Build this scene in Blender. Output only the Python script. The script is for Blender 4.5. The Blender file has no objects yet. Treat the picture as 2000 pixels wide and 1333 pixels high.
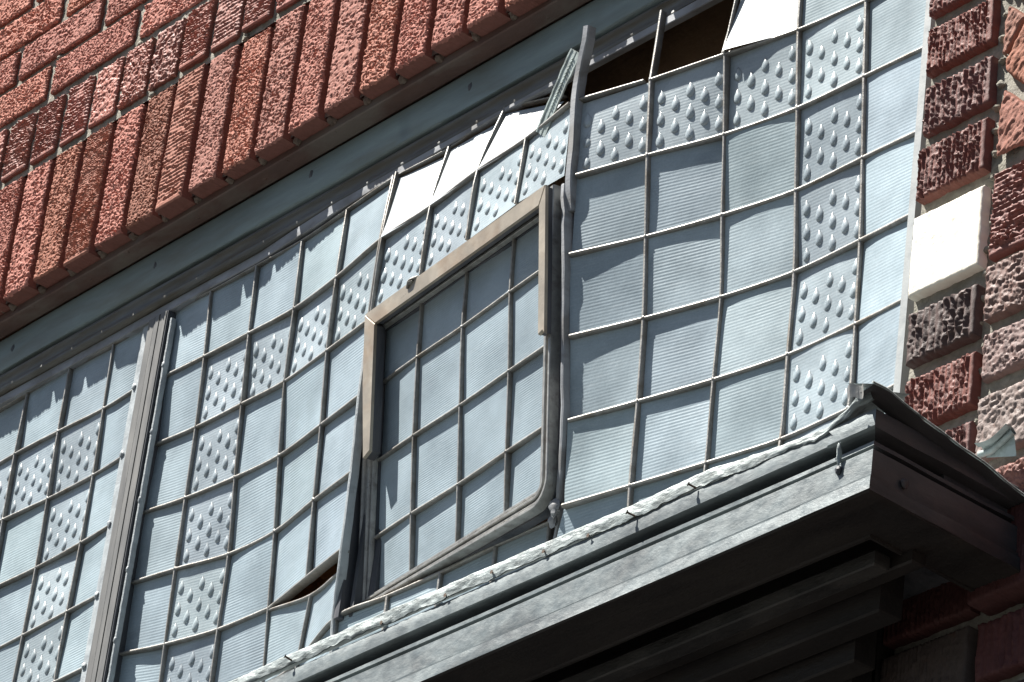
import bpy, math, random
import numpy as np
from mathutils import Vector, Matrix
C = bpy.context.scene.collection
S = bpy.context.scene
random.seed(4); RNG = np.random.default_rng(4)

# ------------------------------------------------------------------ camera
cd = bpy.data.cameras.new('camera'); cam = bpy.data.objects.new('camera', cd); C.objects.link(cam)
cd.sensor_width = 36; cd.lens = 154.57; cd.clip_end = 500; cd.clip_start = .05
cam.matrix_world = Matrix(((0.644997, 0.324171, 0.69202, 3.57038),
                           (0.756134, -0.40183, -0.516521, -2.63398),
                           (0.110634, 0.856414, -0.504296, -2.81327), (0, 0, 0, 1)))
S.camera = cam
# ------------------------------------------------------------------ light
SUN = Vector((-1.0, -1.0, 2.25)).normalized()          # towards the sun
el = math.asin(SUN.z); az = math.atan2(SUN.x, SUN.y)
w = bpy.data.worlds.new('World'); S.world = w; w.use_nodes = True
nt = w.node_tree; bg = nt.nodes['Background']
sky = nt.nodes.new('ShaderNodeTexSky'); sky.sky_type = 'NISHITA'; sky.sun_disc = False
sky.sun_elevation = el; sky.sun_rotation = az % (2*math.pi)
nt.links.new(sky.outputs[0], bg.inputs[0]); bg.inputs[1].default_value = .028
ld = bpy.data.lights.new('sun', 'SUN'); ld.energy = 5.0; ld.angle = math.radians(.5); ld.color = (1, .955, .89)
lo = bpy.data.objects.new('sun', ld); C.objects.link(lo)
lo.rotation_euler = SUN.to_track_quat('Z', 'Y').to_euler(); lo.location = SUN*8
S.view_settings.view_transform = 'Standard'; S.view_settings.look = 'None'
S.view_settings.exposure = 1.3; S.view_settings.gamma = 1

# ------------------------------------------------------------------ helpers
def link(o, parent=None):
    C.objects.link(o)
    if parent is not None: o.parent = parent
    return o
def tag(o, label=None, cat=None, group=None, kind=None):
    for k, v in (('label', label), ('category', cat), ('group', group), ('kind', kind)):
        if v: o[k] = v
    return o
def thing(name, label, cat, group=None, loc=(0, 0, 0)):
    o = bpy.data.objects.new(name, None); o.empty_display_size = .05; C.objects.link(o)
    return tag(o, label, cat, group)
class MB:
    def __init__(s): s.v = []; s.f = []; s.t = []; s.n = 0
    def add(s, v, f, tint=None):
        v = np.asarray(v, float).reshape(-1, 3)
        s.v.append(v); s.f += [tuple(int(i)+s.n for i in q) for q in f]; s.n += len(v)
        s.t.append(np.tile(np.asarray(tint if tint is not None else (1, 1, 1), float), (len(v), 1)))
    def build(s, name, mat, parent=None, smooth=True, angle=35):
        me = bpy.data.meshes.new(name); V = np.concatenate(s.v)
        me.from_pydata(V.tolist(), [], s.f); me.update()
        a = me.attributes.new('tint', 'FLOAT_COLOR', 'POINT')
        T = np.concatenate(s.t); a.data.foreach_set('color', np.hstack([T, np.ones((len(T), 1))]).ravel())
        if smooth:
            me.shade_smooth()
            if angle: me.set_sharp_from_angle(angle=math.radians(angle))
        me.materials.append(mat)
        return link(bpy.data.objects.new(name, me), parent)
def grid_faces(nu, nv, o=0, flip=False):
    i, j = np.meshgrid(np.arange(nv-1), np.arange(nu-1), indexing='ij')
    a = (i*nu+j+o).ravel(); q = np.stack([a, a+1, a+nu+1, a+nu], 1)
    return q[:, ::-1] if flip else q
def box(mb, x0, x1, y0, y1, z0, z1, b=.0, tint=None):
    if b <= 0:
        v = [(x, y, z) for z in (z0, z1) for y in (y0, y1) for x in (x0, x1)]
        mb.add(v, [(0, 2, 3, 1), (4, 5, 7, 6), (0, 1, 5, 4), (2, 6, 7, 3), (0, 4, 6, 2), (1, 3, 7, 5)], tint); return
    bm_ = []
    for z, q in ((z0, b), (z0+b, 0), (z1-b, 0), (z1, b)):
        for (x, y) in ((x0+q+b*(q == 0)*0, y0+q), (x1-q, y0+q), (x1-q, y1-q), (x0+q, y1-q)): bm_.append((x, y, z))
    f = [(3, 2, 1, 0), (12, 13, 14, 15)]
    for k in range(3):
        for i in range(4): f.append((k*4+i, k*4+(i+1) % 4, k*4+4+(i+1) % 4, k*4+4+i))
    mb.add(bm_, f, tint)
def prism(mb, poly, y0, y1, b=.0, tint=None):
    """polygon of (x,z), extruded from y0 (front) to y1, front edge bevelled by b"""
    n = len(poly); p = np.array(poly, float); c = p.mean(0)
    d = c-p; d /= np.linalg.norm(d, axis=1)[:, None]
    fr = p+d*b
    v = [(x, y0, z) for x, z in fr]+[(x, y0+b, z) for x, z in p]+[(x, y1, z) for x, z in p]
    area = sum(p[i][0]*p[(i+1) % n][1]-p[(i+1) % n][0]*p[i][1] for i in range(n))
    idx = list(range(n))
    f = [tuple(idx), tuple(i+2*n for i in idx[::-1])]
    for k in (0, n):
        for i in range(n): f.append((k+i, k+n+i, k+n+(i+1) % n, k+(i+1) % n))
    if area < 0: f = [q[::-1] for q in f]
    mb.add(v, f, tint)
def sweep(mb, path, prof, nrm, closed=False, tint=None, jit=0., caps=True, ring=True, scl=None):
    """prof [(s,h)] : s across, h along the outward normal"""
    P = np.asarray(path, float); n = len(P)
    N = np.asarray(nrm, float)
    if N.ndim == 1: N = np.tile(N, (n, 1))
    V = []
    for i in range(n):
        if closed: t = P[(i+1) % n]-P[i-1]
        else: t = P[min(i+1, n-1)]-P[max(i-1, 0)]
        t /= np.linalg.norm(t); nn = N[i]-t*np.dot(N[i], t); nn /= np.linalg.norm(nn); sd = np.cross(t, nn)
        k = 1.
        if closed or 0 < i < n-1:
            a = P[i]-P[i-1]; b2 = P[(i+1) % n]-P[i]; a /= np.linalg.norm(a); b2 /= np.linalg.norm(b2)
            k = 1/max(.5, math.sqrt(max(.25, (1+np.dot(a, b2))/2)))
        q = 1+jit*RNG.normal()
        if scl is not None: k *= scl[i]
        V += [P[i]+sd*s*k*q+nn*h*(1+jit*.5*RNG.normal()) for s, h in prof]
    m = len(prof); f = []
    for i in range(n if closed else n-1):
        for j in range(m if ring else m-1):
            a = i*m+j; b_ = i*m+(j+1) % m; c_ = ((i+1) % n)*m
            f.append((a, b_, c_+(j+1) % m, c_+j))
    if not closed and caps and ring: f += [tuple(range(m))[::-1], tuple(range((n-1)*m, n*m))]
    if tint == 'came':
        mb.add(V, f); mb.t[-1][:] = np.tile(np.array([.6, 1., 1.3, 1.35, 1.3, 1., .6])[:, None], (n, 3)); return  # front lighter, sides darker: highlight and underside shade painted into the tint
    mb.add(V, f, tint)
def xprof(mb, prof, x0, x1, nx=2, wob=0., tint=None, seed=1):
    """open (y,z) profile extruded along X, front faces towards -Y when listed from top to bottom"""
    xs = np.linspace(x0, x1, nx); m = len(prof); pr = np.array(prof, float)
    V = np.zeros((nx, m, 3))
    for i, x in enumerate(xs):
        V[i, :, 0] = x; V[i, :, 1:] = pr
        if wob:
            V[i, :, 1] += wob*(vn(np.full(m, x*9), np.arange(m)*1.7, seed)-.5)
            V[i, :, 2] += wob*(vn(np.full(m, x*7), np.arange(m)*2.3+9, seed+5)-.5)
    f = [(i*m+j, i*m+j+1, (i+1)*m+j+1, (i+1)*m+j) for i in range(nx-1) for j in range(m-1)]
    mb.add(V.reshape(-1, 3), f, tint)
# value noise -------------------------------------------------------
def _h(i, j, s):
    n = (i.astype(np.int64)*374761393+j.astype(np.int64)*668265263+s*982451653) & 0xffffffff
    n = ((n ^ (n >> 13))*1274126177) & 0xffffffff
    n = ((n ^ (n >> 15))*2246822519) & 0xffffffff
    return ((n ^ (n >> 16)) & 0xffff)/65535.
def vn(x, y, s=0):
    x = np.asarray(x, float); y = np.asarray(y, float)
    i = np.floor(x); j = np.floor(y); u = x-i; v = y-j
    u = u*u*(3-2*u); v = v*v*(3-2*v)
    return (_h(i, j, s)*(1-u)+_h(i+1, j, s)*u)*(1-v)+(_h(i, j+1, s)*(1-u)+_h(i+1, j+1, s)*u)*v
def fbm(x, y, s=0, o=3):
    r = 0; a = .5; t = 0
    for k in range(o): r = r+a*vn(x*2**k, y*2**k, s+k*17); t += a; a *= .55
    return r/t

# ------------------------------------------------------------------ materials
def nodes(m):
    m.use_nodes = True; n = m.node_tree.nodes; return n, m.node_tree.links, n['Principled BSDF']
def noise(n, l, scale, detail=4, rough=.6, co=None, dist=0):
    t = n.new('ShaderNodeTexNoise'); t.inputs['Scale'].default_value = scale
    t.inputs['Detail'].default_value = detail; t.inputs['Roughness'].default_value = rough
    t.inputs['Distortion'].default_value = dist
    if co is not None: l.new(co, t.inputs['Vector'])
    return t.outputs['Fac']
def ramp(n, l, fac, stops):
    r = n.new('ShaderNodeValToRGB'); e = r.color_ramp.elements
    while len(e) < len(stops): e.new(.5)
    for k, (p, c) in zip(e, stops): k.position = p; k.color = (*c, 1) if len(c) == 3 else c
    l.new(fac, r.inputs[0]); return r.outputs[0]
def mul(n, l, a, b, f=1, mode='MULTIPLY'):
    m = n.new('ShaderNodeMix'); m.data_type = 'RGBA'; m.blend_type = mode
    if isinstance(f, (int, float)): m.inputs[0].default_value = f
    else: l.new(f, m.inputs[0])
    for i, q in ((6, a), (7, b)):
        if isinstance(q, tuple): m.inputs[i].default_value = (*q, 1)
        else: l.new(q, m.inputs[i])
    return m.outputs[2]
def bump(n, l, b, h, dist, strength=1):
    u = n.new('ShaderNodeBump'); u.inputs['Distance'].default_value = dist; u.inputs['Strength'].default_value = strength
    l.new(h, u.inputs['Height']); l.new(u.outputs[0], b.inputs['Normal']); return u
def coord(n, l, scale=(1, 1, 1)):
    t = n.new('ShaderNodeTexCoord'); m = n.new('ShaderNodeMapping'); m.inputs['Scale'].default_value = scale
    l.new(t.outputs['Object'], m.inputs['Vector']); return m.outputs[0]
def mat(name, col, rough=.6, metal=0, var=.3, vs=30, grime=None, gs=9, gr=(.45, .62), bs=300, bd=.0006, spec=.5, stretch=(1, 1, 1), tint=False, rv=.15):
    m = bpy.data.materials.new(name); n, l, b = nodes(m)
    co = coord(n, l, stretch); f = noise(n, l, vs, 6, .65, co)
    c = ramp(n, l, f, [(.3, tuple(x*(1-var) for x in col)), (.7, tuple(min(1, x*(1+var)) for x in col))])
    if grime:
        g = noise(n, l, gs, 6, .6, co, .4)
        gf = ramp(n, l, g, [(gr[0], (0, 0, 0)), (gr[1], (1, 1, 1))])
        c = mul(n, l, c, grime, gf, 'MIX')
    if tint:
        a = n.new('ShaderNodeAttribute'); a.attribute_name = 'tint'; c = mul(n, l, c, a.outputs['Color'])
    l.new(c, b.inputs['Base Color'])
    r = ramp(n, l, noise(n, l, vs*1.7, 3, .6, co), [(.3, (rough-rv,)*3), (.7, (min(1, rough+rv),)*3)])
    l.new(r, b.inputs['Roughness']); b.inputs['Metallic'].default_value = metal
    b.inputs['Specular IOR Level'].default_value = spec
    if bd: bump(n, l, b, noise(n, l, bs, 5, .65, co), bd)
    return m
def glass_mat(name, col, rough, dust, sss=0, spec=.25, coat=.05):
    m = bpy.data.materials.new(name); n, l, b = nodes(m); co = coord(n, l)
    a = n.new('ShaderNodeAttribute'); a.attribute_name = 'tint'
    f = noise(n, l, 13, 4, .55, co); g = noise(n, l, 420, 3, .7, co)
    st = noise(n, l, 60, 4, .7, coord(n, l, (.4, 1, 5)))
    c = ramp(n, l, f, [(.34, tuple(x*.80 for x in col)), (.68, tuple(min(1, x*1.14) for x in col))])
    c = mul(n, l, c, dust, ramp(n, l, st, [(.5, (0, 0, 0)), (.85, (.45,)*3)]), 'MIX')
    c = mul(n, l, c, ramp(n, l, g, [(.35, (.93,)*3), (.65, (1.05,)*3)]))
    c = mul(n, l, c, a.outputs['Color'])
    l.new(c, b.inputs['Base Color'])
    l.new(ramp(n, l, f, [(.3, (rough,)*3), (.7, (rough+.12,)*3)]), b.inputs['Roughness'])
    if sss:
        b.inputs['Subsurface Weight'].default_value = sss; b.inputs['Subsurface Radius'].default_value = (1, 1, 1); b.inputs['Subsurface Scale'].default_value = .004
    b.inputs['Specular IOR Level'].default_value = spec; b.inputs['Coat Weight'].default_value = coat; b.inputs['Coat Roughness'].default_value = .12
    bump(n, l, b, noise(n, l, 160, 3, .6, co), .0004, .5)
    return m
M_BRICK = mat('brick_clay', (1, 1, 1), .75, var=.25, vs=140, bs=900, bd=.0006, spec=.12, tint=True, rv=.12, grime=(.78, .68, .62), gs=60, gr=(.62, .8))
M_WIRE = mat('wire_cut_brick', (1, 1, 1), .6, var=.3, vs=90, bs=900, bd=.0005, spec=.26, tint=True, rv=.15, grime=(1.0, .78, .68), gs=70, gr=(.6, .75))
M_WHITE = mat('whitewashed_stone', (.86, .81, .70), .85, var=.05, vs=60, bs=900, bd=.0006, grime=(.66, .57, .42), gs=40, gr=(.6, .78))
M_MORTAR = mat('mortar', (.30, .285, .24), .9, var=.25, vs=90, bs=300, bd=.002, grime=(.20, .19, .15), gs=25)
M_MORTARB = mat('brown_mortar', (.155, .115, .09), .9, var=.35, vs=90, bs=300, bd=.002, grime=(.22, .20, .16), gs=40, gr=(.55, .75))
M_LINTEL = mat('brown_painted_steel', (.105, .058, .045), .6, var=.25, vs=30, bs=200, bd=.0005, grime=(.15, .12, .10), gs=14, stretch=(.5, 1, 1))
M_HEAD = mat('grey_green_paint', (.22, .285, .295), .5, var=.16, vs=24, bs=260, bd=.0003, grime=(.16, .175, .155), gs=10, stretch=(.35, 1, 2), gr=(.45, .7))
M_MOULD = mat('weathered_dark_steel', (.135, .14, .135), .5, metal=.15, var=.25, vs=40, bs=240, bd=.0004, grime=(.10, .085, .06), gs=14, stretch=(.25, 1, 2))
M_BAR = mat('slate_painted_steel', (.30, .315, .335), .5, var=.15, vs=30, bs=260, bd=.0003, grime=(.20, .20, .20), gs=25, stretch=(.5, 1, 1))
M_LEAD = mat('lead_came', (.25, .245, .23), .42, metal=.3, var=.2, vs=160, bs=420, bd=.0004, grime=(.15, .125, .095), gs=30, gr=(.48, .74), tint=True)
M_PUTTY = mat('pale_putty', (.36, .40, .42), .55, var=.1, vs=60, bs=260, bd=.0006, grime=(.27, .30, .32), gs=40)
M_MULL = mat('grey_mullion_paint', (.165, .165, .16), .5, var=.12, vs=40, bs=300, bd=.0003, grime=(.12, .12, .118), gs=14, stretch=(1, 1, .2))
M_JAMB = mat('pale_grey_jamb', (.33, .355, .36), .5, var=.08, vs=40, bs=300, bd=.0002)
M_BRONZE = mat('tarnished_bronze', (.40, .355, .29), .42, metal=.2, var=.2, vs=50, bs=300, bd=.0003, grime=(.30, .20, .125), gs=26, stretch=(.35, 1, .35), gr=(.5, .74))
M_STEEL = mat('dull_channel_steel', (.34, .34, .325), .42, metal=.3, var=.2, vs=90, bs=320, bd=.0003, grime=(.17, .155, .14), gs=60, gr=(.5, .75))
M_DARK = mat('dark_steel_and_shade', (.055, .06, .07), .5, var=.3, vs=40, bs=240, bd=.0005, grime=(.10, .10, .11), gs=20, stretch=(1, 1, .15))  # dark steel parts, also painted shade in the vent and mullion gaps
M_ZINC = mat('weathered_zinc', (.175, .205, .212), .46, metal=.2, var=.22, vs=60, bs=260, bd=.0004, grime=(.11, .125, .13), gs=14, stretch=(.6, 1, 1.1), rv=.14, gr=(.46, .66))
M_ZINC_SHADE = mat('shaded_zinc', (.027, .027, .0285), .5, var=.5, vs=24, bs=200, bd=.0006, grime=(.06, .06, .064), gs=9, stretch=(1, .4, 1))  # darkened copy of the zinc, shade of the return painted in
M_SOFFIT = mat('shaded_brown_soffit', (.014, .011, .0095), .65, var=.4, vs=24, bs=200, bd=.0006, grime=(.03, .026, .022), gs=12, stretch=(.3, 1, 1))  # brown darkened so the shade under the cornice sits in the colour
M_FLASH = mat('lead_flashing', (.30, .345, .345), .5, metal=.15, var=.22, vs=70, bs=300, bd=.0008, grime=(.13, .155, .155), gs=50, gr=(.48, .62), stretch=(.6, 1, 1.5))
M_GREEN = mat('verdigris_copper', (.42, .49, .48), .5, var=.15, vs=40, bs=200, bd=.0006, grime=(.27, .31, .30), gs=60)
M_RUST = mat('rusty_nail', (.10, .07, .05), .7, metal=.3, var=.3, vs=300)
M_BOARD = mat('dark_board', (.024, .0235, .022), .6, var=.4, vs=60, bs=200, bd=.001, grime=(.05, .048, .044), gs=30, stretch=(.4, 1, 1))  # very dark, nearly even tone for the board
M_ROOM = mat('brown_plaster', (.34, .21, .12), .9, var=.3, vs=6, bs=40, bd=.003)
M_ASPH = mat('asphalt', (.03, .03, .031), .9, var=.25, vs=20, bs=160, bd=.004)
M_CONC = mat('concrete_paving', (.05, .049, .046), .9, var=.15, vs=8, bs=120, bd=.002)
M_RIB = glass_mat('ribbed_prism_glass', (.345, .425, .47), .28, (.50, .56, .59))
M_JEWEL = glass_mat('jewelled_glass', (.375, .44, .475), .2, (.50, .55, .58), .6, .45, .2)
M_LOOSE = glass_mat('clean_pale_glass', (.40, .45, .48), .45, (.50, .54, .56), 0, .5, .25)

# ------------------------------------------------------------------ structure
def sheet(name, x0, x1, y0, y1, z, m):
    mb = MB(); mb.add([(x0, y0, z), (x1, y0, z), (x1, y1, z), (x0, y1, z)], [(0, 1, 2, 3)])
    return tag(mb.build(name, m, smooth=False), kind='structure')
sheet('street', -120, 120, -120, 120, -4.40, M_ASPH)
mb = MB(); box(mb, -60, 60, -3.0, .3, -4.6, -4.27, .02); tag(mb.build('pavement', M_CONC), kind='structure')

# ------------------------------------------------------------------ bricks
def brick(mb, cx, cz, wd, ht, style, seed, tint, y0=0., depth=.045, res=.0015, amp=1., rot=0., side=None):
    nx = max(4, int(wd/res)); nz = max(4, int(ht/res))
    u = np.linspace(0, 1, nx); v = np.linspace(0, 1, nz); U, V_ = np.meshgrid(u, v)
    X = U*wd*1000; Z = V_*ht*1000; ox = seed*37.7 % 991; oz = seed*91.3 % 997
    fs_ = 1.35-.65*((seed*.6180339) % 1); a = X*fs_+ox; b = Z*fs_+oz
    wear = np.clip(.35+1.3*fbm((X+oz)/28, (Z+ox)/36, seed+5, 2), .3, 1.25)*(.75+.6*((seed*.7548) % 1))
    ed = np.minimum(np.minimum(X, wd*1000-X), np.minimum(Z, ht*1000-Z))
    if style == 'rock':
        q = fbm(a/3.6+.5*b/7, b/2.6, seed, 4); r = np.abs(2*fbm(a/6, b/3.4, seed+50, 3)-1)
        pit = np.clip((fbm(a/3.1+.4*b/5, b/2.3, seed+60, 3)-.55)*7, 0, 1); pit2 = np.clip((vn(a/1.7, b/1.5, seed+64)-.72)*6, 0, 1)
        d = 3.6*(q-.5)+1.7*(r-.25)-3.0*pit-1.1*pit2
        d = d+1.2*(fbm(a/24, b/30, seed+7, 2)-.5)
    elif style in ('wireh', 'wirev'):
        p, t = (b, a) if style == 'wireh' else (a, b)
        ph = p/(5.0 if style == 'wireh' else 7.0)+.5*fbm(t/30, p/20, seed, 2)
        g = np.abs((ph % 1)-.5)*2
        msk = fbm(t/16, p/5, seed+3, 3)
        bead = .55+.9*vn(t/3.1, np.floor(ph+.5)*1.7+seed, seed+2)
        d = (3.0 if style == 'wireh' else 3.8)*(g-.5)*np.clip((msk-.15)*2.6, .25, 1)*bead
        chip = fbm(a/5.5, b/5., seed+9, 3)
        d = d+2.2*np.clip((chip-.60)*5, 0, 1)-(1.4 if style == 'wireh' else .5)*np.clip((.36-chip)*6, 0, 1)+1.5*(fbm(a/2.0, b/2.0, seed+11, 2)-.5)
        edge_ = np.clip(1-(wd*1000-X)/7, 0, 1) if style == 'wirev' else np.clip(1-(Z)/7, 0, 1)
        d = d*(1-.85*(edge_ > 0))+.6*(edge_ > 0)
    else:                                   # coarse stone
        q = fbm(a/6.5, b/5.5, seed, 3); r = np.abs(2*fbm(a/5, b/5, seed+50, 2)-1)
        d = 5.*(q-.5)+2.4*(.3-r)+1.2*(vn(a/2., b/2., seed+4)-.5)
    if style == 'smooth': d = 1.3*(fbm(a/9, b/9, seed, 4)-.5)-1.0*np.clip((vn(a/2.2, b/2.2, seed+4)-.88)*6, 0, 1)-1.2*np.clip(.03-np.abs(fbm(a/26, b/40, seed+8, 3)-.47), 0, .03)/.03*(X < 28)
    rim = 2.2+1.6*fbm(a/9, b/9, seed+21, 2)
    d = amp*d*wear-2.2*np.clip(1-ed/rim, 0, 1)**2
    jx = np.where(ed < .8, 1.6*(fbm(a/5, b/5, seed+31, 2)-.5), 0); jz = np.where(ed < .8, 1.6*(fbm(a/5, b/5, seed+41, 2)-.5), 0)
    px = (U-.5)*wd+jx/1000; pz = (V_-.5)*ht+jz/1000; py = y0-d/1000
    c_, s_ = math.cos(rot), math.sin(rot)
    G = np.stack([cx+px*c_-pz*s_, py, cz+px*s_+pz*c_], -1).reshape(-1, 3)
    f = grid_faces(nx, nz)
    ring = list(range(nx))+[k*nx+nx-1 for k in range(1, nz)]+[(nz-1)*nx+k for k in range(nx-2, -1, -1)]+[k*nx for k in range(nz-2, 0, -1)]
    B = G[ring].copy(); B[:, 1] = y0+depth; n0 = len(G); m = len(ring)
    if side is not None:  # sides tinted darker than the face, painting shade into the joints
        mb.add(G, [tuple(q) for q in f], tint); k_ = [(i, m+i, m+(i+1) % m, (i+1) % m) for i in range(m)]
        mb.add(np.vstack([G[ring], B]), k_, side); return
    fs = [tuple(q) for q in f]+[(ring[i], n0+i, n0+(i+1) % m, ring[(i+1) % m]) for i in range(m)]
    mb.add(np.vstack([G, B]), fs, tint)
def shade(c, k, s): return tuple(max(.01, x*(1+k*(s-.5))) for x in c)
rs = lambda: RNG.random()
wall = thing('brick_wall', 'red rough faced brick wall above the window with an upright course along its lower edge', 'brick wall')
SOLD = [(.52, .23, .18), (.51, .215, .17), (.53, .235, .175), (.50, .22, .175), (.50, .235, .19), (.52, .225, .18), (.51, .22, .175)]
mb = MB()
for k in range(-9, 25):
    xr = -1.102+.0732*k; vis = -4 <= k <= 16
    st = 'rock'; t = SOLD[int(rs()*7)]; am = 1.
    if k in (2, 5): st = 'wireh'; am = .9; t = (.43, .195, .145)
    if k in (4,): t = (.40, .18, .13)
    if k in (1,): t = (.47, .205, .145)
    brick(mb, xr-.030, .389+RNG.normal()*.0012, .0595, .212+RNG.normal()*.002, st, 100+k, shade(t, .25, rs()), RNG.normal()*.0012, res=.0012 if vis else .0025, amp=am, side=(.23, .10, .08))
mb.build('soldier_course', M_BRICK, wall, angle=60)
mb = MB()
for k in range(-9, 25):
    xr = -1.1755+.0727*k; vis = -3 <= k <= 10
    st = 'wireh' if rs() < .75 else 'stone'
    t = [(.42, .165, .13), (.39, .155, .125), (.45, .175, .135), (.40, .17, .135)][int(rs()*4)]
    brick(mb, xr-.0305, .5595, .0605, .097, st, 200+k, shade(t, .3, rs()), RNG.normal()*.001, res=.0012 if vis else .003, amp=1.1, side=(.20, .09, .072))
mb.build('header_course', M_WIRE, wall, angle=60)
mb = MB()
for r in range(8):
    z0 = .624+.0695*r
    for k in range(-4, 9):
        xr = -1.160+.216*k-(.100 if r % 2 else 0)+RNG.normal()*.002
        vis = r < 4 and -1 <= k <= 3
        t = [(.50, .22, .175), (.52, .225, .17), (.47, .205, .165), (.51, .215, .15)][int(rs()*4)]
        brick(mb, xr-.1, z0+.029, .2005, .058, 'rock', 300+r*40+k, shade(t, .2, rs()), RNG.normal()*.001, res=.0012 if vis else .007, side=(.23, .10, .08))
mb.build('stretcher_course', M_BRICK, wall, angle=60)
def rough_sheet(mb, x0, x1, z0, z1, y, nx, nz, a, seed):
    X, Z = np.meshgrid(np.linspace(x0, x1, nx), np.linspace(z0, z1, nz))
    Y = y-a*(fbm(X*90, Z*90, seed, 3)-.5)
    mb.add(np.stack([X, Y, Z], -1).reshape(-1, 3), grid_faces(nx, nz))
def lump(mb, x, y, z, sx, sy, sz, seed, n=9):
    V = []; f = []
    for i in range(n):
        th = math.pi*i/(n-1)
        for j in range(n):
            p = 2*math.pi*j/n
            k = .7+.6*float(vn(np.array(i*.9+seed*3.1), np.array((j % n)*.8+seed), seed))
            V.append((x+sx*k*math.sin(th)*math.cos(p), y+sy*k*math.sin(th)*math.sin(p), z+sz*k*math.cos(th)))
    for i in range(n-1):
        for j in range(n): f.append((i*n+j, (i+1)*n+j, (i+1)*n+(j+1) % n, i*n+(j+1) % n))
    mb.add(V, f)
mb = MB(); rough_sheet(mb, -1.8, .70, .500, 1.2, .0065, 420, 120, .004, 5)
for k in range(-6, 40):
    if rs() < .5: lump(mb, -1.5+.055*k+rs()*.03, .006, [.503, .616, .6885][int(rs()*3)], .007, .005, .005, k)
mb.build('mortar_bed', M_MORTAR, wall)
mb = MB(); rough_sheet(mb, -1.8, .70, .286, .503, .0145, 700, 80, .006, 6)
X, Y = np.meshgrid(np.linspace(-1.8, .7, 300), np.linspace(.0185, .045, 6))
mb.add(np.stack([X, Y, .286-.003*(fbm(X*80, Y*80, 3, 2)-.5)], -1).reshape(-1, 3), grid_faces(300, 6, flip=True))
for k in range(-9, 25):
    xr = -1.102+.0732*k+.0065
    lump(mb, xr, .0245, .284, .0065, .009, .006, k+60)
    if rs() < .5: lump(mb, xr+.002, .012, .497, .006, .006, .005, k+90)
mb.build('soldier_mortar', M_MORTARB, wall)
mb = MB(); box(mb, -1.8, .70, .021, .30, .29, 1.2); mb.build('backing_wall', M_MORTARB, wall, smooth=False)
mb = MB(); box(mb, -1.8, .69, .0255, .0535, .2705, .2845, .0015)
for k in range(18): lump(mb, -1.4+.12*k+rs()*.08, .0285+rs()*.018, .271, .004, .003, .0012, k+7)
tag(mb.build('steel_lintel', M_LINTEL), 'brown painted flat steel lintel under the upright red bricks', 'lintel')

# pier right of the window ------------------------------------------------
pier = thing('brick_pier', 'dark red grooved brick pier at the right edge of the window', 'brick pier')
PT = [(.22, .08, .065), (.23, .078, .06), (.17, .075, .066), (.205, .08, .066)]
col = [(.208, .062), (.130, .062), (.0525, .060), (-.0255, .060), (-.0545+.0, .0)]
mb = MB(); z = None
hz = [(.235, .060), (.157, .060), (.079, .061), (.0225+.0015, .0), ]
for i, (zt, zb) in enumerate([(.287, .226), (.208, .147), (.130, .069), (.0515, -.0085), (-.0275, -.0865), (-.1065, -.1635), (-.183, -.2415), (-.262, -.3245), (-.4655, -.5255), (-.546, -.6075), (-.6265, -.69), (-.712, -.742)]):
    t = PT[i % 4] if i not in (8,) else (.115, .075, .068)
    brick(mb, .7562-.016*(zt+zb)/2+RNG.normal()*.0008, (zt+zb)/2, .0985, zt-zb, 'wirev', 500+i, shade(t, .3, rs()), RNG.normal()*.001, .05, .0014, 1.1)
mb.build('rowlock_course', M_WIRE, pier, angle=60)
mb = MB(); brick(mb, .7605, -.3945, .102, .097, 'smooth', 77, (1, 1, 1), -.002, .05, .0012)
tag(mb.build('white_stone', M_WHITE, pier, angle=60), 'single whitewashed block among the dark red bricks')
mb = MB()
def polybrick(poly, seed, style, tint, y0=0.):
    p = np.array(poly); x0, z0 = p.min(0); x1, z1 = p.max(0)
    nx = int((x1-x0)/.0015)+2; nz = int((z1-z0)/.0015)+2
    X, Z = np.meshgrid(np.linspace(x0, x1, nx), np.linspace(z0, z1, nz))
    n = len(p); D = np.full(X.shape, 1e9)
    sgn = 1 if sum(p[i][0]*p[(i+1) % n][1]-p[(i+1) % n][0]*p[i][1] for i in range(n)) > 0 else -1
    for i in range(n):
        a = p[i]; e = p[(i+1) % n]-a; L = np.linalg.norm(e)
        D = np.minimum(D, sgn*(e[0]*(Z-a[1])-e[1]*(X-a[0]))/L)
    a = (X-Z)*700+seed*7; b = (X+Z)*700
    d = 5.*(fbm(a/4, b/11, seed, 4)-.5)+1.5*(np.abs(2*vn(a/3, b/6, seed+3)-1)-.4)
    Y = y0-d/1000*.9+np.clip(-D, 0, .004)*9+.0025*np.clip(1-D/.003, 0, 1)**2
    Y = np.minimum(Y, .04)
    mb.add(np.stack([X, Y, Z], -1).reshape(-1, 3), grid_faces(nx, nz), tint)
polybrick([(.8298, -.1284), (.852, -.150), (.852, -.154), (.829, -.189), (.823, -.187), (.8246, -.149)][::-1], 3, 'd', (.33, .17, .13))
polybrick([(.856, -.160), (.8293, -.1968), (.8291, -.2097), (.836, -.218), (.90, -.282), (.95, -.23), (.92, -.15)], 4, 'd', (.36, .16, .11))
polybrick([(.8305, -.2352), (.91, -.3145), (.8244, -.3152), (.8257, -.2602)][::-1], 5, 'd', (.36, .17, .13))
polybrick([(.866, -.262), (.94, -.336), (1.0, -.28), (.93, -.20)][::-1], 6, 'd', (.34, .15, .11))
polybrick([(.835, -.115), (.895, -.175), (.96, -.11), (.90, -.05)][::-1], 8, 'd', (.34, .15, .11))
polybrick([(.823, -.03), (.823, -.108), (.88, -.05), (.85, .0)], 9, 'd', (.34, .15, .11))
mb.build('diagonal_course', M_BRICK, pier, angle=60)
mb = MB()
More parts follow.
